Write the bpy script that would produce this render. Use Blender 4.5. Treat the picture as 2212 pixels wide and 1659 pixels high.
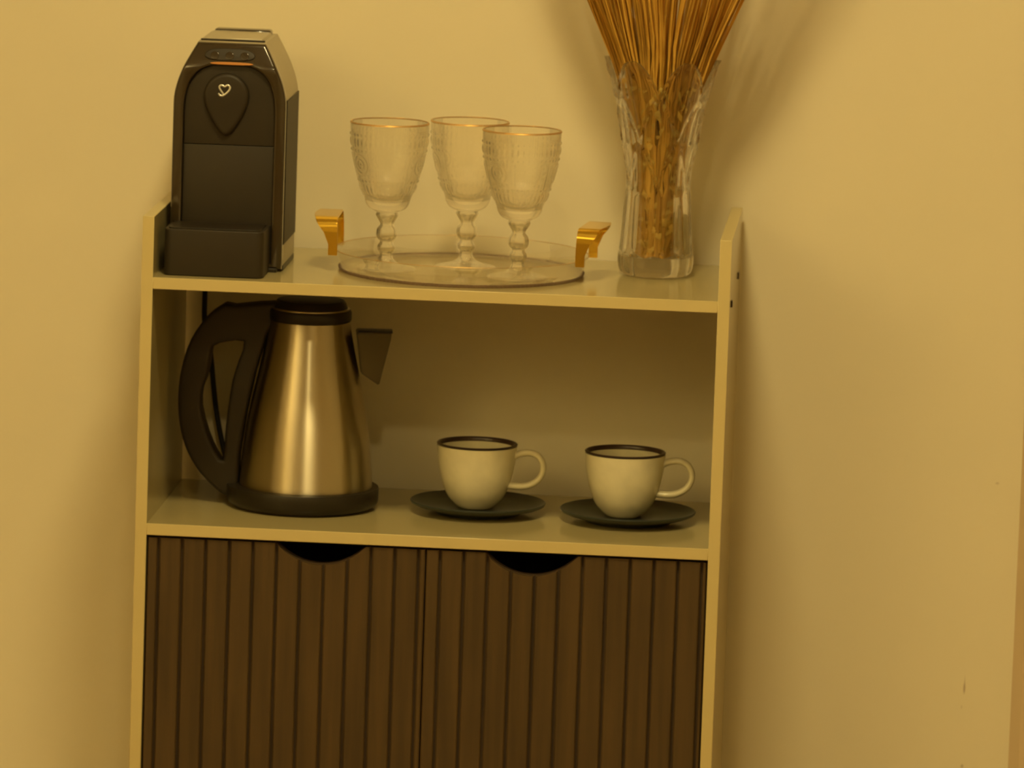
import bpy, bmesh, math, random
from mathutils import Vector, Matrix
for o in list(bpy.data.objects): bpy.data.objects.remove(o)
SC = bpy.context.scene
COL = SC.collection
PI = math.pi
rnd = random.Random(7)

# ---------------------------------------------------------------- camera
cd = bpy.data.cameras.new('camera'); cam = bpy.data.objects.new('camera', cd); COL.objects.link(cam)
R_ = Vector((0.99669504, 0.07402154, 0.03346342)); U_ = Vector((-0.0439208, 0.14449927, 0.98852968))
F_ = Vector((-0.06833705, 0.98673237, -0.14727279))
M = Matrix((R_, U_, -F_)).transposed().to_4x4(); M.translation = Vector((0.8416032, -6.5863152, 1.8005576))
cam.matrix_world = M
cd.sensor_fit = 'HORIZONTAL'; cd.sensor_width = 36; cd.lens = 13619.6354 * 36 / 2212
cd.clip_start = .05; cd.clip_end = 60
cd.dof.use_dof = True; cd.dof.focus_distance = 6.1; cd.dof.aperture_fstop = 16
SC.camera = cam
SC.cycles.max_bounces = 20; SC.cycles.transmission_bounces = 20

# ---------------------------------------------------------------- world, lamps, fill lights, exposure
w = bpy.data.worlds.new('world'); SC.world = w; w.use_nodes = True
w.node_tree.nodes['Background'].inputs[0].default_value = (1, .75, .35, 1)
w.node_tree.nodes['Background'].inputs[1].default_value = 0.02
SC.view_settings.view_transform = 'Standard'; SC.view_settings.look = 'None'
SC.view_settings.gamma = 1; SC.view_settings.use_curve_mapping = False
SC.view_settings.exposure = 1.2
LAMP_COL = (1, .782, .35)
def lamp(name, x, y, z, size, power, col=LAMP_COL):
    l = bpy.data.lights.new(name, 'AREA'); l.shape = 'DISK'; l.size = size; l.energy = power; l.color = col
    o = bpy.data.objects.new(name, l); o.location = (x, y, z); COL.objects.link(o); return o
lamp('ceiling_lamp_near_wall', .43, -1.08, 2.53, .34, 11)
lamp('ceiling_lamp_mid_room', .45, -2.75, 2.53, .16, 5.5)
lamp('ambient_fill', -1.5, -3.6, 1.85, .30, 35).rotation_euler = (PI, 0, 0)  # unseen light aimed at the ceiling, added to raise the ambient
lamp('ambient_fill_by_door', 1.5, -6.0, 1.85, .30, 15).rotation_euler = (PI, 0, 0)  # second added fill without a fixture, also aimed up

# ---------------------------------------------------------------- helpers
def tag(o, label=None, cat=None, group=None, kind=None):
    if label: o['label'] = label
    if cat: o['category'] = cat
    if group: o['group'] = group
    if kind: o['kind'] = kind
    return o
def thing(name, label, cat, loc=(0, 0, 0), rz=0, group=None):
    o = bpy.data.objects.new(name, None); o.empty_display_size = .03; COL.objects.link(o)
    o.location = loc; o.rotation_euler = (0, 0, rz); return tag(o, label, cat, group)
def link(name, me, mat=None, parent=None, smooth=None):
    if mat: me.materials.clear(); me.materials.append(mat)
    if smooth is not None:
        me.polygons.foreach_set('use_smooth', [True] * len(me.polygons))
        me.set_sharp_from_angle(angle=math.radians(smooth))
    me.update()
    o = bpy.data.objects.new(name, me); COL.objects.link(o)
    if parent: o.parent = parent
    return o
def pyd(name, v, f):
    me = bpy.data.meshes.new(name); me.from_pydata([tuple(a) for a in v], [], f); me.validate(); return me
def box(name, a, b, mat, parent=None, bev=0.0, seg=2):
    bm = bmesh.new(); bmesh.ops.create_cube(bm, size=1)
    for v in bm.verts:
        v.co = Vector([(a[i] + b[i]) / 2 + v.co[i] * (b[i] - a[i]) for i in range(3)])
    if bev: bmesh.ops.bevel(bm, geom=bm.edges[:], offset=bev, segments=seg, affect='EDGES', profile=.5)
    me = bpy.data.meshes.new(name); bm.to_mesh(me); bm.free()
    return link(name, me, mat, parent, 40)
def lathe(name, prof, mat, parent=None, seg=96, close=False, smooth=40, rfun=None, zfun=None):
    """prof: list of (r, z); r==0 ends become poles"""
    v, f, rings = [], [], []
    for i, (r, z) in enumerate(prof):
        if r < 1e-7: rings.append([len(v)]); v.append((0, 0, z)); continue
        ring = []
        for k in range(seg):
            a = 2 * PI * k / seg
            rr = rfun(r, z, a, i) if rfun else r
            zz = zfun(r, z, a, i) if zfun else z
            ring.append(len(v)); v.append((rr * math.cos(a), rr * math.sin(a), zz))
        rings.append(ring)
    n = len(rings)
    for i in range(n if close else n - 1):
        A, B = rings[i], rings[(i + 1) % n]
        for k in range(seg):
            k2 = (k + 1) % seg
            if len(A) == 1 and len(B) == 1: continue
            if len(A) == 1: f.append((A[0], B[k2], B[k]))
            elif len(B) == 1: f.append((A[k], A[k2], B[0]))
            else: f.append((A[k], A[k2], B[k2], B[k]))
    return link(name, pyd(name, v, f), mat, parent, smooth)
def curve_extrude(name, loops, y0, y1, mat, parent=None, bev=0.001, seg=3, smooth=50, warp=None):
    """loops of (x, z); first outer, rest holes; solid between y0 and y1 with rounded edges"""
    cu = bpy.data.curves.new(name, 'CURVE'); cu.dimensions = '2D'; cu.fill_mode = 'BOTH'
    cu.extrude = (y1 - y0) / 2 - bev; cu.bevel_depth = bev; cu.bevel_resolution = seg; cu.offset = -bev
    for lp in loops:
        s = cu.splines.new('POLY'); s.points.add(len(lp) - 1); s.use_cyclic_u = True
        for p, (x, z) in zip(s.points, lp): p.co = (x, z, 0, 1)
    t = bpy.data.objects.new('tmp', cu); COL.objects.link(t)
    bpy.context.view_layer.update()
    me = bpy.data.meshes.new_from_object(t.evaluated_get(bpy.context.evaluated_depsgraph_get()))
    bpy.data.objects.remove(t); bpy.data.curves.remove(cu)
    ym = (y0 + y1) / 2
    for q in me.vertices:
        x, z, d = q.co; q.co = (x, ym - d, z)
        if warp: q.co = warp(q.co)
    bm = bmesh.new(); bm.from_mesh(me); bmesh.ops.remove_doubles(bm, verts=bm.verts, dist=1e-6)
    bmesh.ops.recalc_face_normals(bm, faces=bm.faces); bm.to_mesh(me); bm.free()
    me.name = name
    return link(name, me, mat, parent, smooth)
def smooth_loop(pts, n=4, closed=True):
    """Catmull-Rom subdivision of a loop"""
    out = []; N = len(pts)
    for i in range(N if closed else N - 1):
        g = lambda j: Vector(pts[j % N] if closed else pts[min(max(j, 0), N - 1)])
        p0, p1, p2, p3 = g(i - 1), g(i), g(i + 1), g(i + 2)
        for k in range(n):
            t = k / n
            out.append(tuple(.5 * ((2 * p1) + (p2 - p0) * t + (2 * p0 - 5 * p1 + 4 * p2 - p3) * t * t + (3 * p1 - p0 - 3 * p2 + p3) * t ** 3)))
    if not closed: out.append(tuple(pts[-1]))
    return out
def tube(name, pts, rad, mat, parent=None, seg=10, flat=1.0, smooth=60):
    """swept tube along pts; rad number or list; flat squeezes one side axis"""
    v, f = [], []; n = len(pts); P = [Vector(p) for p in pts]
    up = None
    for i in range(n):
        t = (P[min(i + 1, n - 1)] - P[max(i - 1, 0)]).normalized()
        if up is None:
            up = Vector((0, 1, 0)) if abs(t.y) < .9 else Vector((1, 0, 0))
        a = (up - t * up.dot(t)).normalized(); b = t.cross(a); up = a
        r = rad[i] if isinstance(rad, (list, tuple)) else rad
        for k in range(seg):
            c = 2 * PI * k / seg
            v.append(P[i] + a * (r * flat * math.cos(c)) + b * (r * math.sin(c)))
    for i in range(n - 1):
        for k in range(seg):
            k2 = (k + 1) % seg
            f.append((i * seg + k, i * seg + k2, (i + 1) * seg + k2, (i + 1) * seg + k))
    f.append(tuple(range(seg))[::-1]); f.append(tuple((n - 1) * seg + k for k in range(seg)))
    return link(name, pyd(name, v, f), mat, parent, smooth)
def interp(tab, x):
    if x <= tab[0][0]: return tab[0][1]
    for (a, p), (b, q) in zip(tab, tab[1:]):
        if x <= b: return p + (q - p) * (x - a) / (b - a)
    return tab[-1][1]
def smooth_tab(tab, n=6):
    return smooth_loop(tab, n, closed=False)

# ---------------------------------------------------------------- materials
def mat(name, col, rough=.5, metal=0, trans=0, ior=1.45, spec=.5, var=0.0, vscale=8, vstretch=(1, 1, 1),
        bump=0.0, bscale=300, coat=0, aniso=0, col2=None, sub=0):
    m = bpy.data.materials.new(name); m.use_nodes = True; nt = m.node_tree; b = nt.nodes['Principled BSDF']
    b.inputs['Base Color'].default_value = (*col, 1); b.inputs['Roughness'].default_value = rough
    b.inputs['Metallic'].default_value = metal; b.inputs['Transmission Weight'].default_value = trans
    b.inputs['IOR'].default_value = ior; b.inputs['Specular IOR Level'].default_value = spec
    b.inputs['Coat Weight'].default_value = coat; b.inputs['Anisotropic'].default_value = aniso
    if aniso:
        tg = nt.nodes.new('ShaderNodeTangent'); tg.direction_type = 'RADIAL'; tg.axis = 'Z'
        nt.links.new(tg.outputs[0], b.inputs['Tangent']); b.inputs['Anisotropic Rotation'].default_value = .25
    if var or bump:
        tc = nt.nodes.new('ShaderNodeTexCoord'); mp = nt.nodes.new('ShaderNodeMapping')
        mp.inputs['Scale'].default_value = vstretch; nt.links.new(tc.outputs['Object'], mp.inputs[0])
    if var:
        n = nt.nodes.new('ShaderNodeTexNoise'); n.inputs['Scale'].default_value = vscale; n.inputs['Detail'].default_value = 5
        nt.links.new(mp.outputs[0], n.inputs['Vector'])
        mx = nt.nodes.new('ShaderNodeMix'); mx.data_type = 'RGBA'
        c2 = col2 or tuple(c * (1 - var) for c in col)
        mx.inputs[6].default_value = (*col, 1); mx.inputs[7].default_value = (*c2, 1)
        rp = nt.nodes.new('ShaderNodeMapRange'); rp.inputs[1].default_value = .35; rp.inputs[2].default_value = .65
        nt.links.new(n.outputs[0], rp.inputs[0]); nt.links.new(rp.outputs[0], mx.inputs[0])
        nt.links.new(mx.outputs[2], b.inputs['Base Color'])
    if bump:
        n2 = nt.nodes.new('ShaderNodeTexNoise'); n2.inputs['Scale'].default_value = bscale
        nt.links.new(mp.outputs[0], n2.inputs['Vector'])
        bp = nt.nodes.new('ShaderNodeBump'); bp.inputs['Strength'].default_value = bump; bp.inputs['Distance'].default_value = .001
        nt.links.new(n2.outputs[0], bp.inputs['Height']); nt.links.new(bp.outputs[0], b.inputs['Normal'])
    return m
M_wall = mat('wall_paint', (.80, .725, .53), .7, var=.03, vscale=3, bump=.15, bscale=120)
M_ceil = mat('ceiling_paint', (.8, .74, .6), .8, var=.02, vscale=2)
M_floor = mat('floor_wood', (.30, .20, .10), .45, var=.35, vscale=3, vstretch=(1, 8, 1))
M_trim = mat('trim_paint', (.64, .50, .31), .45, var=.04, vscale=5)
M_white = mat('white_laminate', (.46, .385, .185), .13, var=.03, vscale=6)
M_edge = mat('white_edge', (.60, .50, .24), .3, var=.03, vscale=6)
M_wood = mat('walnut_slat', (.084, .050, .016), .5, var=.3, vscale=14, vstretch=(6, 6, .35), bump=.2, bscale=200)
M_woodback = mat('walnut_backing', (.058, .034, .015), .7, var=.2, vscale=10)
M_dark = mat('cupboard_inside', (.05, .04, .02), .8, var=.1)  # shade inside the lower cupboard, put into the colour
M_black = mat('black_plastic', (.019, .0145, .008), .38, var=.1, vscale=30, spec=.4)
M_matte = mat('matte_black_plastic', (.027, .020, .0105), .5, var=.08, vscale=30, spec=.4)
M_gloss = mat('glossy_dark_brown_plastic', (.036, .024, .011), .14, var=.1, vscale=20, coat=.6)
M_silver = mat('champagne_plastic', (.46, .41, .29), .38, var=.04, vscale=12, metal=.3)
M_emblem = mat('silver_emblem', (.75, .75, .68), .3, var=.04, metal=.6)
M_steel = mat('brushed_steel', (.58, .52, .38), 0.34, metal=1, var=.06, vscale=40, vstretch=(1, 1, .05), aniso=.95)
M_steel2 = mat('spout_steel', (.13, .105, .06), .45, metal=.5, var=.05)
M_cup = mat('white_stoneware_glaze', (.78, .73, .52), .16, var=.12, vscale=35)
M_cuprim = mat('brown_glazed_rim', (.05, .028, .02), .3, var=.2, vscale=60)
M_saucer = mat('dark_grey_green_stoneware', (.036, .042, .030), .42, var=.2, vscale=40)
M_glass = mat('clear_glass', (1, .99, .96), 0.0, trans=1, ior=1.42)
M_cut = mat('cut_crystal', (1, .99, .97), .04, trans=1, ior=1.40)
M_acryl = mat('clear_acrylic', (1, .99, .97), .01, trans=1, ior=1.36)
M_ribbed = mat('smoky_acrylic_edge', (.35, .22, .18), .25, trans=.6, ior=1.47, var=.1)
M_gold = mat('polished_gold', (.95, .64, .09), .12, metal=1, var=.05, vscale=20)
M_goldrim = mat('gilt_rim', (.85, .50, .14), .32, metal=.8, var=.05, vscale=20)
M_stalk = mat('dried_straw', (.92, .63, .12), .65, var=.45, vscale=25, vstretch=(3, 3, .2), col2=(.76, .46, .065))
M_stalk2 = mat('dried_straw_dark', (.72, .44, .07), .7, var=.45, vscale=25, vstretch=(3, 3, .2), col2=(.50, .28, .035))
M_husk = mat('straw_husk', (.92, .68, .15), .7, var=.4, vscale=40)
def translucent(m, amt):
    nt = m.node_tree; b = nt.nodes['Principled BSDF']; out = nt.nodes['Material Output']
    t = nt.nodes.new('ShaderNodeBsdfTranslucent'); mx = nt.nodes.new('ShaderNodeMixShader'); mx.inputs[0].default_value = amt
    nt.links.new(b.inputs['Base Color'].links[0].from_socket, t.inputs[0])
    nt.links.new(b.outputs[0], mx.inputs[1]); nt.links.new(t.outputs[0], mx.inputs[2]); nt.links.new(mx.outputs[0], out.inputs[0])
for q in (M_stalk, M_stalk2, M_husk): translucent(q, .40)
def thin_glass(m, amt, col=(1, .985, .94)):
    # part of the light passes a pale hazy glass unbent
    nt = m.node_tree; b = nt.nodes['Principled BSDF']; out = nt.nodes['Material Output']
    t = nt.nodes.new('ShaderNodeBsdfTransparent'); t.inputs[0].default_value = (*col, 1)
    mx = nt.nodes.new('ShaderNodeMixShader'); mx.inputs[0].default_value = amt
    nt.links.new(b.outputs[0], mx.inputs[1]); nt.links.new(t.outputs[0], mx.inputs[2]); nt.links.new(mx.outputs[0], out.inputs[0])
thin_glass(M_glass, .40); thin_glass(M_cut, .20); thin_glass(M_acryl, .60); thin_glass(M_goldrim, .60); thin_glass(M_ribbed, .25)
M_reflection = mat('orange_reflection', (.50, .20, .03), .3, var=.1)  # colour of the reflection painted under the machine's buttons
M_cable = mat('black_rubber', (.02, .018, .016), .5, var=.1)
# small brown scuffs on the wall to the right of the cabinet
def scuffs(m, spots):
    nt = m.node_tree; b = nt.nodes['Principled BSDF']; src = b.inputs['Base Color'].links[0].from_socket
    ge = nt.nodes.new('ShaderNodeTexCoord')
    for (x, z, rx, rz, amt) in spots:
        mp = nt.nodes.new('ShaderNodeMapping'); mp.vector_type = 'TEXTURE'
        mp.inputs['Location'].default_value = (x, 0, z); mp.inputs['Scale'].default_value = (rx, 10, rz)
        nt.links.new(ge.outputs['Object'], mp.inputs[0])
        ln = nt.nodes.new('ShaderNodeVectorMath'); ln.operation = 'LENGTH'; nt.links.new(mp.outputs[0], ln.inputs[0])
        mr = nt.nodes.new('ShaderNodeMapRange'); mr.inputs[1].default_value = .4; mr.inputs[2].default_value = 1
        mr.inputs[3].default_value = amt; mr.inputs[4].default_value = 0
        nt.links.new(ln.outputs['Value'], mr.inputs[0])
        mx = nt.nodes.new('ShaderNodeMix'); mx.data_type = 'RGBA'; mx.inputs[7].default_value = (.30, .20, .13, 1)
        nt.links.new(mr.outputs[0], mx.inputs[0]); nt.links.new(src, mx.inputs[6]); src = mx.outputs[2]
    nt.links.new(src, b.inputs['Base Color'])
M_wallb = M_wall.copy(); M_wallb.name = 'wall_paint_scuffed'
scuffs(M_wallb, [(.8786, .4513, .0017, .008, .55), (.8788, .457, .0009, .011, .3), (.8799, .3631, .0022, .003, .5), (.9169 - .012, .6835, .0028, .0018, .3), (.8765, .43, .0012, .003, .2)])

# ---------------------------------------------------------------- room
WY = .315
XL, XR, YF, ZC = -2.1, 2.5, -7.6, 2.58
def st(o): o['kind'] = 'structure'; return o
st(box('wall_back', (XL - .1, WY, 0), (XR + .1, WY + .1, ZC), M_wallb))
st(box('wall_left', (XL - .1, YF, 0), (XL, WY, ZC), M_wall))
st(box('wall_right', (XR, YF, 0), (XR + .1, WY, ZC), M_wall))
st(box('wall_front', (XL - .1, YF - .1, 0), (XR + .1, YF, ZC), M_wall))
st(box('floor', (XL - .1, YF - .1, -.1), (XR + .1, WY + .1, 0), M_floor))
st(box('ceiling', (XL - .1, YF - .1, ZC), (XR + .1, WY + .1, ZC + .1), M_ceil))
# door casing at the right, its left edge bevelled; the door leaf beyond it
def casing(name, xa, xb, z1, flip=1):
    v, f = [], []
    prof = [(0, 0), (.0, -.004), (.011, -.018), (.014, -.018), (.060, -.020), (.07, -.012), (.07, 0)]
    for z in (0, z1):
        for px, py in prof: v.append((xa + flip * px, WY + py, z))
    n = len(prof)
    for i in range(n - 1): f.append((i, i + 1, n + i + 1, n + i))
    f.append(tuple(range(n))); f.append(tuple(range(n, 2 * n))[::-1])
    me = pyd(name, v, f); bm = bmesh.new(); bm.from_mesh(me); bmesh.ops.recalc_face_normals(bm, faces=bm.faces); bm.to_mesh(me); bm.free()
    return st(link(name, me, M_trim, None, 20))
casing('trim_1', .931, 0, 2.07)
casing('trim_2', 1.93, 0, 2.07, -1)
st(box('trim_3', (.931, WY - .02, 2.07), (1.93, WY, 2.14), M_trim, bev=.003))
dl = st(box('door_1', (1.001, WY - .012, .008), (1.86, WY, 2.07), M_trim, bev=.002))
dh = tube('door_handle', [(1.06, WY - .012, 1.0), (1.06, WY - .06, 1.0), (1.07, WY - .065, 1.0), (1.18, WY - .065, 1.0)], .009, M_silver, dl)
st(box('baseboard_back', (XL, WY - .012, 0), (.931, WY, .08), M_trim, bev=.003))

st(box('reflection_door', (1.25, YF, .005), (2.1, YF + .03, 2.05), M_floor, bev=.003))  # unseen door, added as a dark band for the kettle to reflect
st(box('trim_4', (1.17, YF, 0), (1.25, YF + .025, 2.12), M_trim)); st(box('trim_5', (2.1, YF, 0), (2.18, YF + .025, 2.12), M_trim))
# ---------------------------------------------------------------- cabinet
W, D, TP, ZP = .60, .30, .01236, .98
ZT, ZM, ST = .91493, .65005, .01257
cab = thing('coffee_cabinet', 'white open-shelved coffee cabinet with brown slatted doors, standing against the cream wall', 'cabinet', (0, 0, 0))
for x0, x1 in ((-TP, 0), (W, W + TP)):
    sp = box('side_panel', (x0, 0, 0), (x1, D, ZP), M_white, cab, bev=.0006, seg=1)
for yy, zz in ((.224, .9144), (.050, .9066)):
    box('screw_cap', (W + TP, yy - .005, zz - .0035), (W + TP + .0015, yy + .005, zz + .0035), M_cuprim, sp, bev=.0003, seg=1)
box('shelf', (0, 0, ZT - ST), (W, D, ZT), M_white, cab, bev=.0006, seg=1)
box('shelf', (0, 0, ZM - ST), (W, D, ZM), M_white, cab, bev=.0006, seg=1)
box('bottom_panel', (0, .02, .05), (W, D, .065), M_white, cab)
box('plinth', (0, .03, 0), (W, .042, .05), M_white, cab)
box('shade_panel', (0, D - .006, .065), (W, D, ZM - ST), M_dark, cab)  # added dark sheet, keeps the interior behind the door notches shaded
for o in list(cab.children):      # lighter tone on the front and top edges of the boards
    if o.name.split('.')[0] in ('side_panel', 'shelf'):
        o.data.materials.append(M_edge); side = o.name.startswith('side')
        for p in o.data.polygons:
            if p.normal.y < -.3 or (side and p.normal.z > .3): p.material_index = 1
ZD = ZM - ST - .003
def door(x0, x1, grooves, cx, zb):
    rad = .0635; cz = zb + rad
    def ztop(x, e=0):
        d = abs(x - cx); r = rad + e
        return min(ZD, cz - math.sqrt(r * r - d * d)) if d < r else ZD
    d = bpy.data.objects.new('door', None); d.empty_display_size = .03; COL.objects.link(d); d.parent = cab
    # backing board with the same half-round notch
    n = 48; top = [(x0 + (x1 - x0) * i / n, 0) for i in range(n + 1)]
    v, f = [], []
    for x, _ in top:
        z = ztop(x, -.0005)
        v += [(x, .0085, .052), (x, .0085, z), (x, .020, z), (x, .020, .052)]
    for i in range(n):
        a, b = 4 * i, 4 * i + 4
        f += [(a, b, b + 1, a + 1), (a + 1, b + 1, b + 2, a + 2), (a + 2, b + 2, b + 3, a + 3)]
    f += [(0, 1, 2, 3), (4 * n + 3, 4 * n + 2, 4 * n + 1, 4 * n)]
    link('backing_board', pyd('backing_board', v, f), M_woodback, d)
    xs = [x0 - .0015] + list(grooves) + [x1 + .0015]; g = .0014; ch = .0013
    for xa, xb in zip(xs, xs[1:]):
        a, b = xa + g, xb - g; k = max(2, int((b - a) / .0012))
        cols = [(a, ch)] + [(a + ch + (b - a - 2 * ch) * i / k, 0) for i in range(k + 1)] + [(b, ch)]
        v, f = [], []
        for x, dy in cols:
            z = ztop(x); v += [(x, .0035 + dy, .052), (x, .0035 + dy, z), (x, .0088, z), (x, .0088, .052)]
        for i in range(len(cols) - 1):
            p, q = 4 * i, 4 * i + 4
            f += [(p, q, q + 1, p + 1), (p + 1, q + 1, q + 2, p + 2)]
        e = 4 * (len(cols) - 1); f += [(0, 1, 2, 3), (e + 3, e + 2, e + 1, e)]
        link('slat', pyd('slat', v, f), M_wood, d)
    return d
P_ = .02535
door(.0015, .2987, [.013 + P_ * k for k in range(12)], .1870, .6128)
door(.3003, .5985, [.5938 - P_ * k for k in range(11, -1, -1)], .4122, .6112)

# ---------------------------------------------------------------- coffee machine
cm = thing('coffee_machine', 'tall dark capsule coffee machine with arched front, on the top shelf at the left', 'coffee machine', (.067, .02, ZT))
def arch(hw, z0, zs, zt, ht, n=7):
    """half profile: vertical side up to zs, curved shoulder to (ht, zt)"""
    pts = [(-hw, z0), (hw, z0)]
    right = [(hw, zs - .012), (hw - .0006, zs), (hw - .0038, zs + .014), (hw - .0095, zs + .029), (hw - .0165, zs + .043), (ht, zt)]
    right = smooth_loop(right, 4, closed=False)
    return [(-hw, z0)] + [(hw, z0)] + right + [(-x, z) for x, z in right[::-1]]
X0 = .067; B0 = ZT + .003
LO = lambda L: [(x, z - ZT) for x, z in L]
prof_out = LO(arch(.0605, B0, 1.102, 1.1595, .036))
def shift(c): return Vector((c.x, c.y - .02, c.z))
curve_extrude('body_shell', [prof_out], .094, .212, M_silver, cm, bev=.004, warp=shift)
inner = []
for i in range(25):
    a = PI * i / 24; inner.append((.0490 * math.copysign(abs(math.cos(a)) ** .62, math.cos(a)), 1.082 + .054 * math.sin(a) ** .85 - ZT))
inner = [(.0490, B0 + .006 - ZT)] + inner + [(-.0490, B0 + .006 - ZT)]
def warpf(c):
    z = c.z + ZT
    return Vector((c.x, c.y - .02 + max(0, z - 1.132) * .38 + max(0, abs(c.x) - .050) * .25, c.z))
curve_extrude('front_frame', [LO(arch(.0605, B0, 1.102, 1.1585, .0365)), inner], .080, .0965, M_gloss, cm, bev=.003, warp=warpf)
inner2 = [(x * .995, z - .0002) for x, z in inner]
fp = curve_extrude('front_panel', [[(.0487, 1.0495 - ZT)] + inner2[1:-1] + [(-.0487, 1.0495 - ZT)]], .0865, .0955, M_matte, cm, bev=.001, warp=shift)
box('lower_front_panel', (-.0487, .0668, B0 - ZT + .004), (.0487, .0755, 1.0492 - ZT), M_matte, cm, bev=.001)
# teardrop shaped brewing-head cover
td = []
for i in range(40):
    a = 2 * PI * i / 40; x = .0245 * math.cos(a); z = .0245 * math.sin(a)
    if z < 0: z *= 1.75; x *= (1 - .42 * (-z / .043) ** 1.5)
    td.append((x - .0035, z + 1.1025 - ZT))
curve_extrude('teardrop_cover', [td], .0805, .0875, M_matte, cm, bev=.0045, seg=4, warp=shift)
# emblem: a ribbon bent like a heart with a tail
E = [(595, 1335), (632, 1380), (690, 1392), (752, 1358), (815, 1300), (862, 1238), (872, 1180), (840, 1142), (795, 1138), (745, 1172), (705, 1150), (655, 1142), (618, 1168), (622, 1215), (665, 1285), (715, 1352)]
E3 = [((x - 740) / 11.06 / 2030 + .0617 - X0, (.0796 - .02), -(y - 1265) / 11.06 / 2030 + 1.1085 - ZT) for x, y in E]
tube('emblem', smooth_loop(E3, 3, closed=False), .00105, M_emblem, cm, seg=8, flat=.6)
# button strip
bs = [(.027 * math.copysign(abs(math.cos(a)) ** .6, math.cos(a)), .0065 * math.sin(a) * (1.15 if math.sin(a) > 0 else .8)) for a in [2 * PI * i / 40 for i in range(40)]]
def warpb(c): return Vector((c.x, c.y - .02 + max(0, c.z + ZT - 1.132) * .38, c.z))
strip = curve_extrude('button_strip', [[(x - .001, z + 1.1455 - ZT) for x, z in bs]], .0785, .0825, M_matte, cm, bev=.0008, warp=warpb)
for k in range(3):
    c = [(.0048 * math.cos(2 * PI * i / 20) - .001 + (k - 1) * .016, .0042 * math.sin(2 * PI * i / 20) + 1.1455 - ZT) for i in range(20)]
    curve_extrude('button', [c], .0778, .0800, M_gloss, strip, bev=.0005, warp=warpb)
curve_extrude('reflection_bar', [[(x * .86 + .0015, z * .22 + 1.1372 - ZT) for x, z in bs]], .0790, .0815, M_reflection, cm, bev=.0004, warp=warpb)['label'] = 'orange reflection under the buttons, built as a strip'  # orange reflection below the buttons, put in as a coloured strip
curve_extrude('lid', [[(-.0325, 1.1590 - ZT), (.0325, 1.1590 - ZT), (.031, 1.1625 - ZT), (-.031, 1.1625 - ZT)]], .104, .188, M_silver, cm, bev=.001, warp=shift)
box('lid_seam', (-.0345, .080, 1.1585 - ZT), (.0345, .0835, 1.1615 - ZT), M_black, cm, bev=.0005)
box('rear_hinge', (-.031, .170, 1.157 - ZT), (.031, .190, 1.1645 - ZT), M_gloss, cm, bev=.003)
for s in (-1, 1):
    xa, xb = sorted((s * .0600, s * .0612))
    box('side_panel', (xa, .0765, .943 - ZT), (xb, .190, 1.0985 - ZT), M_matte, cm, bev=.0005, seg=1)
    xa, xb = sorted((s * .0600, s * .0610))
    box('foot_strip', (xa, .0765, .0005), (xb, .185, .006), M_black, cm, bev=.0002, seg=1)
box('base_plate', (-.056, .0585, .0), (.056, .188, .0045), M_black, cm, bev=.001)
# drip tray: rounded front box
dt = []
for cx, cz, a0 in ((.0435, .012, -90), (.0435, .055, 0), (-.0435, .055, 90), (-.0435, .012, 180)): pass
def rrect(x0, x1, y0, y1, r, n=6, back=.001):
    P = []
    for cx, cy, a0, rr in ((x1 - r, y0 + r, -90, r), (x1 - back, y1 - back, 0, back), (x0 + back, y1 - back, 90, back), (x0 + r, y0 + r, 180, r)):
        for i in range(n + 1):
            a = math.radians(a0 + 90 * i / n); P.append((cx + rr * math.cos(a), cy + rr * math.sin(a)))
    return P
def prism_z(name, loop, z0, z1, m, parent, bev=.001):
    o = curve_extrude(name, [loop], z0, z1, m, parent, bev=bev)
    for q in o.data.vertices: x, y, z = q.co; q.co = (x, z, y)
    bm = bmesh.new(); bm.from_mesh(o.data); bmesh.ops.recalc_face_normals(bm, faces=bm.faces); bm.to_mesh(o.data); bm.free()
    return o
tray_ = prism_z('drip_tray', rrect(-.0590, .0475, .0005, .066, .009), .0005, .0500, M_matte, cm, bev=.0012)
prism_z('drip_grid', rrect(-.055, .0435, .005, .060, .006), .0495, .0515, M_black, tray_, bev=.0005)

# ---------------------------------------------------------------- serving tray
TX, TY = .316, .150
tr = thing('serving_tray', 'round clear serving tray with two gold handles and a ribbed edge, on the top shelf', 'tray', (TX, TY, ZT))
lathe('dish', [(0, .0012), (.126, .0012), (.1295, .0025), (.1325, .008), (.1372, .0215), (.1382, .0225), (.1362, .0225), (.1352, .0215), (.1305, .009), (.128, .0052), (.125, .0042), (0, .0042)], M_acryl, tr, seg=160, smooth=35)
lathe('ribbed_edge', [(.1262, .0002), (.1300, .0002), (.1322, .0022), (.1325, .0038), (.1302, .0024), (.1262, .0010)], M_ribbed, tr, seg=640, close=True,
      rfun=lambda r, z, a, i: r + (.0007 * (1 if int(a / (2 * PI) * 320) % 2 else -1) if i in (1, 2, 3) else 0))
lathe('gilt_line', [(.1366, .0226), (.1376, .0226), (.1374, .0230), (.1368, .0230)], M_goldrim, tr, seg=160, close=True)
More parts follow.
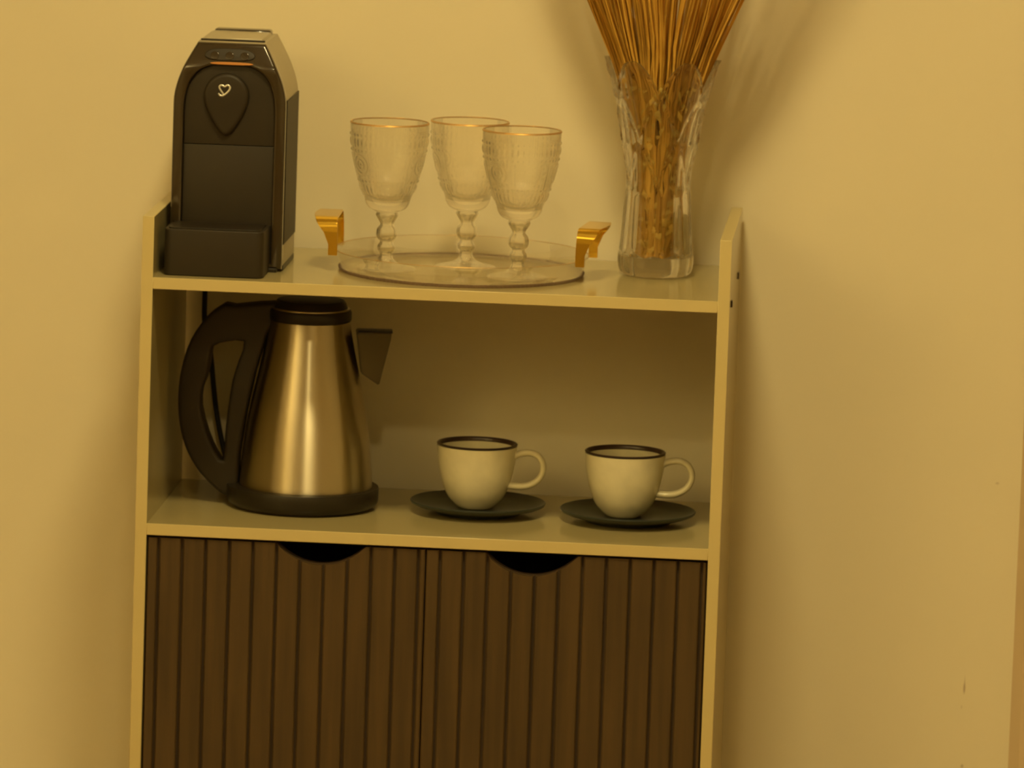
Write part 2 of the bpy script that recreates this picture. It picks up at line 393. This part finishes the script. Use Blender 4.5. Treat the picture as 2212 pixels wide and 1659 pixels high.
def handle(ang):
    S, H, rc = .043, .058, .011
    pts = []
    z0 = .018
    path = [(-S, z0), (-S, z0 + .012), (-S, H - rc - .004), (-S, H - rc)]
    for i in range(1, 7):
        a = PI - PI / 2 * i / 6; path.append((-S + rc + rc * math.cos(a), H - rc + rc * math.sin(a)))
    mid = [(-S + rc + (2 * S - 2 * rc) * i / 12, H) for i in range(1, 12)]
    path = path + mid + [(-s, z) for s, z in path[::-1]]
    n = len(path); v, f = [], []; T = .0022
    for i, (s, z) in enumerate(path):
        p, q = path[max(i - 1, 0)], path[min(i + 1, n - 1)]
        t = Vector((q[0] - p[0], q[1] - p[1])).normalized(); nn = Vector((-t.y, t.x))
        k = max(0, min(1, (z - (H - .026)) / .026)); k = k * k * (3 - 2 * k)
        ri, ro = .1315 + .001 * k, .1415 + .0185 * k * (.75 + .25 * math.cos(s / S * PI / 2))
        for r, o in ((ri, -T / 2), (ro, -T / 2), (ro, T / 2), (ri, T / 2)):
            v.append((r, s + nn.x * o, z + nn.y * o))
    for i in range(n - 1):
        for k in range(4):
            k2 = (k + 1) % 4; f.append((4 * i + k, 4 * i + k2, 4 * i + 4 + k2, 4 * i + 4 + k))
    f += [(0, 1, 2, 3), (4 * n - 1, 4 * n - 2, 4 * n - 3, 4 * n - 4)]
    me = pyd('handle', v, f); bm = bmesh.new(); bm.from_mesh(me); bmesh.ops.recalc_face_normals(bm, faces=bm.faces)
    bmesh.ops.bevel(bm, geom=[e for e in bm.edges if len(e.link_faces) == 2 and e.calc_face_angle(0) > 1.2], offset=.0005, segments=2, affect='EDGES')
    bm.to_mesh(me); bm.free()
    o = link('handle', me, M_gold, tr, 35); o.rotation_euler = (0, 0, math.radians(ang)); o['label'] = 'bent gold strip handle'
    return o
handle(181); handle(-6)

# ---------------------------------------------------------------- embossed goblets
GH = .1600
def gob_r(r, z, a, i):
    """embossed pattern on the outside of the bowl"""
    t = GH - z; d = 0
    def bump(x, c, wd): return max(0, 1 - ((x - c) / wd) ** 2)
    N = 44; u = (a / (2 * PI) * N) % 1 - .5
    d += .0010 * bump(t, .0130, .0018) * max(0, 1 - (u / .38) ** 2)
    d += .0011 * bump(t, .0212, .0052) * max(0, 1 - (u / .34) ** 2)
    d += .0010 * bump(t, .0300, .0018) * max(0, 1 - (u / .38) ** 2)
    N2 = 6; w2 = (a / (2 * PI) * N2) % 1 - .5
    X = w2 * 2 * PI * r / N2; Z = t - .0445; rr = math.hypot(X, Z)
    if .033 < t < .0795:
        if rr < .0125: d += .0007 * max(0, math.cos(rr / .0125 * 2.5 * 2 * PI)) * (1 if rr > .002 else 1.3)
        if abs(abs(w2) - .5) * 2 * PI * r / N2 < .0009: d += .0005
        u2 = (a / (2 * PI) * 36) % 1 - .5
        d += .0010 * bump(t, .0630, .0017) * max(0, 1 - (u2 / .38) ** 2)
        d += .0011 * bump(t, .0715, .0055) * max(0, 1 - (u2 / .3) ** 2)
    return r + d
outer_tab = [(.0628, .0112), (.0640, .0145), (.0668, .0196), (.0720, .0232), (.0800, .0256), (.0905, .0300), (.1024, .0338), (.1180, .0380), (.1320, .0406), (.1460, .0418), (.1595, .0424)]
outer_s = smooth_tab(outer_tab, 4)
prof = [(interp(outer_s, .0628 + (GH - .0010 - .0628) * i / 150), .0628 + (GH - .0010 - .0628) * i / 150) for i in range(151)]
ninner = len(prof)
prof += [(.0420, GH - .0002), (.0408, GH - .0002)]
inner_tab = [(.0745, 0), (.0750, .010), (.0775, .0180), (.0830, .0235), (.0905, .0272), (.1024, .0310), (.1180, .0353), (.1320, .0381), (.1460, .0395), (.1595, .0405)]
inn = smooth_tab(inner_tab, 4)
prof += [(r, z) for z, r in inn[::-1]]
stem_tab = [(.0628, .0112), (.0600, .0120), (.0560, .0100), (.0520, .0076), (.0495, .0068), (.0480, .0078), (.0450, .0100), (.0410, .0108), (.0370, .0106), (.0335, .0088), (.0315, .0068), (.0295, .0070), (.0270, .0088), (.0235, .0092), (.0205, .0080), (.0185, .0066), (.0150, .0068), (.0120, .0082)]
stem_p = [(r, z) for z, r in smooth_loop(stem_tab, 3, closed=False)]
foot_p = smooth_loop([(.0082, .0120), (.0120, .0085), (.0200, .0055), (.0290, .0036), (.0326, .0024)], 4, closed=False) + [(.0333, .0014), (.0326, .0004), (.0300, .0002), (0, .0008)]
bowl_i = [i for i in range(ninner)]
def goblet(loc, rz, label):
    g = thing('goblet', label, 'glass', loc, rz, 'embossed goblets on the round tray')
    return g
g0 = goblet((0, 0, 0), 0, 'x')
lathe('bowl', prof, M_glass, g0, seg=352, smooth=60, rfun=lambda r, z, a, i: gob_r(r, z, a, i) if i < ninner else r)
lathe('stem', stem_p, M_glass, g0, seg=64, smooth=60, rfun=lambda r, z, a, i: r * (1 + .03 * math.cos(8 * a)) if .002 < z < .0600 else r)
lathe('foot', foot_p, M_glass, g0, seg=96, smooth=60)
lathe('gilt_rim', [(.0409, GH - .0001), (.0419, GH - .0001), (.0427, GH - .0008), (.0427, GH - .0016), (.0424, GH - .0014), (.0419, GH + .0003), (.0410, GH + .0003)], M_goldrim, g0, seg=128, close=True, smooth=60)
def dup(root, loc, rz, label):
    r = root.copy(); COL.objects.link(r); r.location = loc; r.rotation_euler = (0, 0, rz); r['label'] = label
    for ch in list(root.children):
        c = ch.copy(); COL.objects.link(c); c.parent = r
    return r
GZ = ZT + .0044
g0.location = (.2375, .108, GZ); g0.rotation_euler = (0, 0, .2); g0['label'] = 'embossed clear goblet nearest the coffee machine, standing apart from the other two'
dup(g0, (.3205, .150, GZ), .9, 'embossed clear goblet at the back of the tray, partly hidden behind another')
dup(g0, (.3815, .083, GZ), 1.45, 'embossed clear goblet in front, nearest the vase, overlapping the rear one')

# ---------------------------------------------------------------- crystal vase
VX, VY, VH = .5235, .190, .237
vs = thing('vase', 'cut crystal vase with scalloped rim at the right end of the top shelf', 'vase', (VX, VY, ZT))
vt = smooth_tab([(.0005, .0330), (.0040, .0375), (.0120, .0398), (.0220, .0402), (.0340, .0385), (.0460, .0376), (.0700, .0362), (.0980, .0347), (.1200, .0356), (.1450, .0392), (.1700, .0440), (.1900, .0492), (.2100, .0545), (.2250, .0580), (.2400, .0612)], 5)
NV = 110
def vz(i): return .0005 + (VH - .0005) * i / NV
vprof = [(.0, .0012), (.028, .0012)] + [(interp(vt, vz(i)), vz(i)) for i in range(NV + 1)]
no = len(vprof)
vprof += [(interp(vt, vz(i)) - (.0034 + .001 * (1 - i / NV)), max(vz(i), .021)) for i in range(NV, 9, -1)] + [(.02, .0200), (0, .0195)]
def lobes(a): return abs(math.cos(3 * a)) ** .9
def v_z(r, z, a, i):
    if z < .12: return z
    top = VH - .036 * (1 - lobes(a)); k = (z - .12) / (VH - .12)
    return .12 + (top - .12) * k
def v_r(r, z, a, i):
    if i > no or i < 2: 
        return r
    z2 = v_z(r, z, a, i); d = 0
    if .026 < z2 < .098:
        k = min(1, (z2 - .026) / .004, (.098 - z2) / .010); d += .0026 * k * (abs(math.cos(8 * a)) ** .6 - .7)
    if z2 <= .026:
        k = min(1, (z2) / .006) * min(1, (.0275 - z2) / .004 + .2); d += .0030 * k * (abs(math.cos(6 * a)) - .7)
    if z2 > .094:      # overlapping cut leaves, three tiers
        k = min(1, (z2 - .094) / .012)
        ph = (z2 - .098) / .048; tier = int(ph); fr = ph - tier
        c = abs(math.cos(3 * a + (PI / 2 if tier % 2 else 0)))
        edge = fr - .9 * c
        d += k * (.0024 * math.exp(-(edge / .10) ** 2) + .0008 * math.cos(24 * a) * (edge < 0))
    # rim follows the peaks outward a little
    return r + d
def v_r2(r, z, a, i):
    z2 = v_z(r, z, a, i)
    base = interp(vt, z2) if z > .12 else interp(vt, z)
    if i < 2 or i >= len(vprof) - 2: return r
    if i >= no: return base - (.0034 + .001 * (1 - min(1, z / VH))) if z >= .0211 else max(.02, r - .004)
    return v_r(base, z, a, i)
lathe('crystal_body', vprof, M_cut, vs, seg=288, smooth=50, rfun=v_r2, zfun=v_z)

# ---------------------------------------------------------------- dried grass bunch
dg = thing('dried_grass_bunch', 'bunch of dried golden brown broom grass standing in the crystal vase', 'dried grass', (VX, VY, ZT + .0215))
RT = [(.0215, .021), (.05, .0215), (.095, .0240), (.135, .0275), (.165, .0335), (.190, .0410), (.235, .0560), (.300, .0860), (.40, .130), (.55, .190)]
RTs = smooth_loop(RT, 4, closed=False)
def stalk_pts(rho, phi, ztop, jit):
    pts = []; ph2 = phi + rnd.uniform(-.5, .5) * jit; ox, oy = rnd.uniform(-1, 1) * .0012, rnd.uniform(-1, 1) * .0012
    for i in range(15):
        t = i / 14; z = .0222 + (ztop - .0222) * t
        R = interp(RTs, z) * rho; a = ph2 + (phi - ph2) * min(1, t * 2.2)
        if z < .24: wv = 0.0011 * math.sin(z * 90 + phi * 5)
        else: wv = .0015 * math.sin(z * 30 + phi * 7)
        pts.append((R * math.cos(a) + ox * (z < .3) + wv, R * math.sin(a) + oy, z - .0215))
    return pts
def stalk_mesh(pts, r0, r1, v, f, seg=4):
    n = len(pts); P = [Vector(p) for p in pts]
    for i in range(n):
        t = (P[min(i + 1, n - 1)] - P[max(i - 1, 0)]).normalized()
        a = Vector((0, 1, 0)); a = (a - t * a.dot(t)).normalized(); b = t.cross(a); r = r0 + (r1 - r0) * i / (n - 1)
        for k in range(seg):
            c = 2 * PI * k / seg + .6; v.append(P[i] + a * (r * math.cos(c)) + b * (r * math.sin(c)))
    base = len(v) - n * seg
    for i in range(n - 1):
        for k in range(seg):
            k2 = (k + 1) % seg; f.append((base + i * seg + k, base + i * seg + k2, base + (i + 1) * seg + k2, base + (i + 1) * seg + k))
    f.append(tuple(base + k for k in range(seg))[::-1]); f.append(tuple(base + (n - 1) * seg + k for k in range(seg)))
for i in range(110):
    rho = math.sqrt(rnd.random()) * .30 + .70; phi = rnd.uniform(-PI, 0) if i < 80 else rnd.uniform(0, PI)
    v, f = [], []; stalk_mesh(stalk_pts(min(rho, 1), phi, rnd.uniform(.45, .56), .6), rnd.uniform(.0010, .0016), rnd.uniform(.0009, .0016), v, f)
    link('stalk', pyd('stalk', v, f), M_stalk if rnd.random() < .6 else M_stalk2, dg, 60)
for nm, mt, cnt in (('fine_stalks', M_stalk, 280), ('dark_fine_stalks', M_stalk2, 160)):
    v, f = [], []
    for i in range(cnt):
        stalk_mesh(stalk_pts(math.sqrt(rnd.random()) * .97, rnd.uniform(-PI, PI), rnd.uniform(.25, .42), .8), .0008, rnd.uniform(.0006, .0012), v, f, 4)
    tag(link(nm, pyd(nm, v, f), mt, dg, 60), kind='stuff')
v, f = [], []
for i in range(800):   # torn leaf sheaths clinging to the stalks inside the vase
    z = rnd.uniform(.03, .21); a = rnd.uniform(-PI, PI); R = interp(RTs, z) * rnd.uniform(.85, 1.06); L = rnd.uniform(.006, .016); wd = rnd.uniform(.0014, .0032)
    c = Vector((R * math.cos(a), R * math.sin(a), z - .0215)); tn = Vector((-math.sin(a), math.cos(a), 0)); up = (Vector((0, 0, 1)) + tn * rnd.uniform(-.5, .5)).normalized(); on = Vector((math.cos(a), math.sin(a), 0)) * .0006
    b = len(v)
    v += [c - up * L * .5, c - tn * wd + on, c + up * L * .5, c + tn * wd + on, c - on * 1.2]
    f += [(b, b + 1, b + 4), (b + 1, b + 2, b + 4), (b + 2, b + 3, b + 4), (b + 3, b, b + 4), (b, b + 3, b + 1), (b + 1, b + 3, b + 2)]
tag(link('leaf_sheaths', pyd('leaf_sheaths', v, f), M_husk, dg), kind='stuff')

# ---------------------------------------------------------------- kettle
KX, KY = .1533, .155
kt = thing('kettle', 'brushed steel electric kettle with black handle, lid and base, on the middle shelf', 'kettle', (KX, KY, ZM))
lathe('base', [(0, .0004), (.070, .0004), (.0760, .0016), (.0805, .0045), (.0824, .0090), (.0828, .0225), (.0822, .0236), (.0740, .0240), (0, .0240)], M_black, kt, seg=128).location = (-.003, 0, 0)
body_t = smooth_tab([(.0235, .0722), (.030, .0722), (.063, .0694), (.098, .0648), (.130, .0585), (.160, .0520), (.185, .0468), (.2045, .0436)], 5)
lathe('body', [(0, .0245)] + [(r, z) for z, r in body_t] + [(.041, .2050), (0, .2050)], M_steel, kt, seg=160, smooth=30)
kl = lathe('lid', [(0, .2052), (.0440, .2052), (.0448, .2070), (.0448, .2150), (.0436, .2172), (.0405, .2182), (.0385, .2240), (.0360, .2272), (.030, .2280), (0, .2282)], M_black, kt, seg=128)
lathe('lid_ring', [(.0402, .2180), (.0428, .2176), (.0426, .2186), (.0400, .2190)], M_steel, kl, seg=96, close=True)
outer = [(0.1192, 0.8742), (0.097, 0.8722), (0.0718, 0.8686), (0.0615, 0.8702), (0.0560, 0.8670), (0.0419, 0.8556), (0.0248, 0.8295), (0.0155, 0.7985), (0.0122, 0.7678), (0.0145, 0.7373), (0.0213, 0.7121), (0.0336, 0.6897), (0.0493, 0.6725), (0.0660, 0.6600), (0.0826, 0.6600), (0.0800, 0.6738), (0.0810, 0.7046), (0.0872, 0.7508), (0.0961, 0.797), (0.1076, 0.8381), (0.1177, 0.8539)]
hole = [(0.0479, 0.8203), (0.0528, 0.8246), (0.0613, 0.828), (0.0825, 0.8295), (0.0775, 0.8089), (0.0712, 0.7863), (0.0665, 0.7494), (0.0646, 0.7248), (0.0636, 0.6985), (0.0560, 0.706), (0.0458, 0.727), (0.0379, 0.7557), (0.0384, 0.7756), (0.0430, 0.7881), (0.0458, 0.8034)]
tk = lambda L: [(x - KX, z - ZM) for x, z in L]
ho = smooth_loop(outer[3:15], 3, closed=False)
hl = tk(outer[:3]) + tk(ho) + tk(outer[15:])
curve_extrude('handle', [hl, smooth_loop(tk(hole), 2)], -.0135, .0135, M_matte, kt, bev=.0045, seg=4)
# spout: wedge shaped pouring lip
sv = []
for (x, z), hw in (((.0500, .1945), .022), ((.0885, .1935), .004), ((.0885, .188), .0035), ((.0765, .135), .003), ((.0560, .150), .016)):
    sv.append((x, -hw, z)); sv.append((x, hw, z))
sf = [(0, 2, 3, 1), (2, 4, 5, 3), (4, 6, 7, 5), (6, 8, 9, 7), (8, 0, 1, 9), (0, 8, 6, 4, 2), (1, 3, 5, 7, 9)]
me = pyd('spout', sv, sf); bm = bmesh.new(); bm.from_mesh(me); bmesh.ops.recalc_face_normals(bm, faces=bm.faces)
bmesh.ops.bevel(bm, geom=bm.edges[:], offset=.0012, segments=2, affect='EDGES'); bm.to_mesh(me); bm.free()
sp_ = link('spout', me, M_steel2, kt, 40); sp_.rotation_euler = (0, 0, .12)
lip = box('spout_lip', (.052, -.010, .1935), (.0895, .010, .1960), M_black, sp_, bev=.0008)

# ---------------------------------------------------------------- cups and saucers
cup_t = smooth_tab([(.0000, .0170), (.0015, .0195), (.0060, .0245), (.0130, .0305), (.0220, .0350), (.0340, .0388), (.0480, .0417), (.0600, .0430), (.0690, .0436)], 5)
cup_i = [(r - .0028, max(z, .004)) for z, r in cup_t[::-1] if z > .0025] + [(0, .0038)]
saucer_p = [(0, .0022), (.0420, .0022), (.0425, .0003), (.0460, .0003), (.0470, .0030), (.0560, .0052), (.0660, .0078), (.0725, .0106), (.0737, .0128), (.0728, .0136), (.0715, .0130), (.0640, .0098), (.0540, .0074), (.0300, .0064), (.0270, .0056), (0, .0056)]
def cup_set(x, y, x2, y2, rz, lab, slab, first=None):
    if first is None:
        s = lathe('saucer', saucer_p, M_saucer, None, seg=128, smooth=40); s.location = (x, y, ZM)
        tag(s, slab, 'saucer', 'dark saucers on the middle shelf')
        c = thing('cup', lab, 'cup', (x2, y2, ZM + .0058), rz, 'white cups on the middle shelf')
        lathe('body', [(0, .0006)] + [(r, z) for z, r in cup_t] + cup_i, M_cup, c, seg=128, smooth=50)
        lathe('rim_band', [(.0437, .0701), (.0440, .0706), (.0430, .0716), (.0416, .0716), (.0404, .0700), (.0402, .0668), (.0408, .0668), (.0410, .0690)], M_cuprim, c, seg=128, close=True, smooth=70)
        hp = [(.0415, 0, .0590), (.0480, 0, .0618), (.0580, 0, .0632), (.0672, 0, .0600), (.0725, 0, .0520), (.0728, 0, .0430), (.0685, 0, .0345), (.0605, 0, .0285), (.0500, 0, .0258), (.0355, 0, .0262)]
        hs = smooth_loop(hp, 4, closed=False); n = len(hs)
        tube('handle', hs, [.0034 + .0016 * abs(i / (n - 1) - .45) ** 1.5 for i in range(n)], M_cup, c, seg=14, flat=1.5)
        return s, c
    s = first[0].copy(); COL.objects.link(s); s.location = (x, y, ZM); s['label'] = slab
    return s, dup(first[1], (x2, y2, ZM + .0058), rz, lab)
f1 = cup_set(.3415, .162, .3385, .163, -.06, 'white speckled cup with brown rim, nearer the kettle', 'dark grey-green saucer nearer the kettle')
cup_set(.5055, .150, .5005, .151, -.03, 'white speckled cup with brown rim, nearer the cabinet right side', 'dark grey-green saucer nearer the cabinet right side', f1)

# ---------------------------------------------------------------- cable behind the shelves
cp = [(.030, .234, .9215), (.022, .270, .925), (.0205, .3075, .930), (.0205, .3080, .905), (.0207, .3050, .880), (.0212, .292, .857), (.0222, .290, .826), (.0295, .288, .795), (.0340, .288, .758), (.0392, .287, .723), (.0500, .284, .680), (.062, .279, .660), (.085, .272, .6535), (.12, .268, .6530)]
tag(tube('power_cable', smooth_loop(cp, 5, closed=False), .0030, M_cable, None, seg=10), 'black power cable hanging down behind the kettle handle', 'cable')
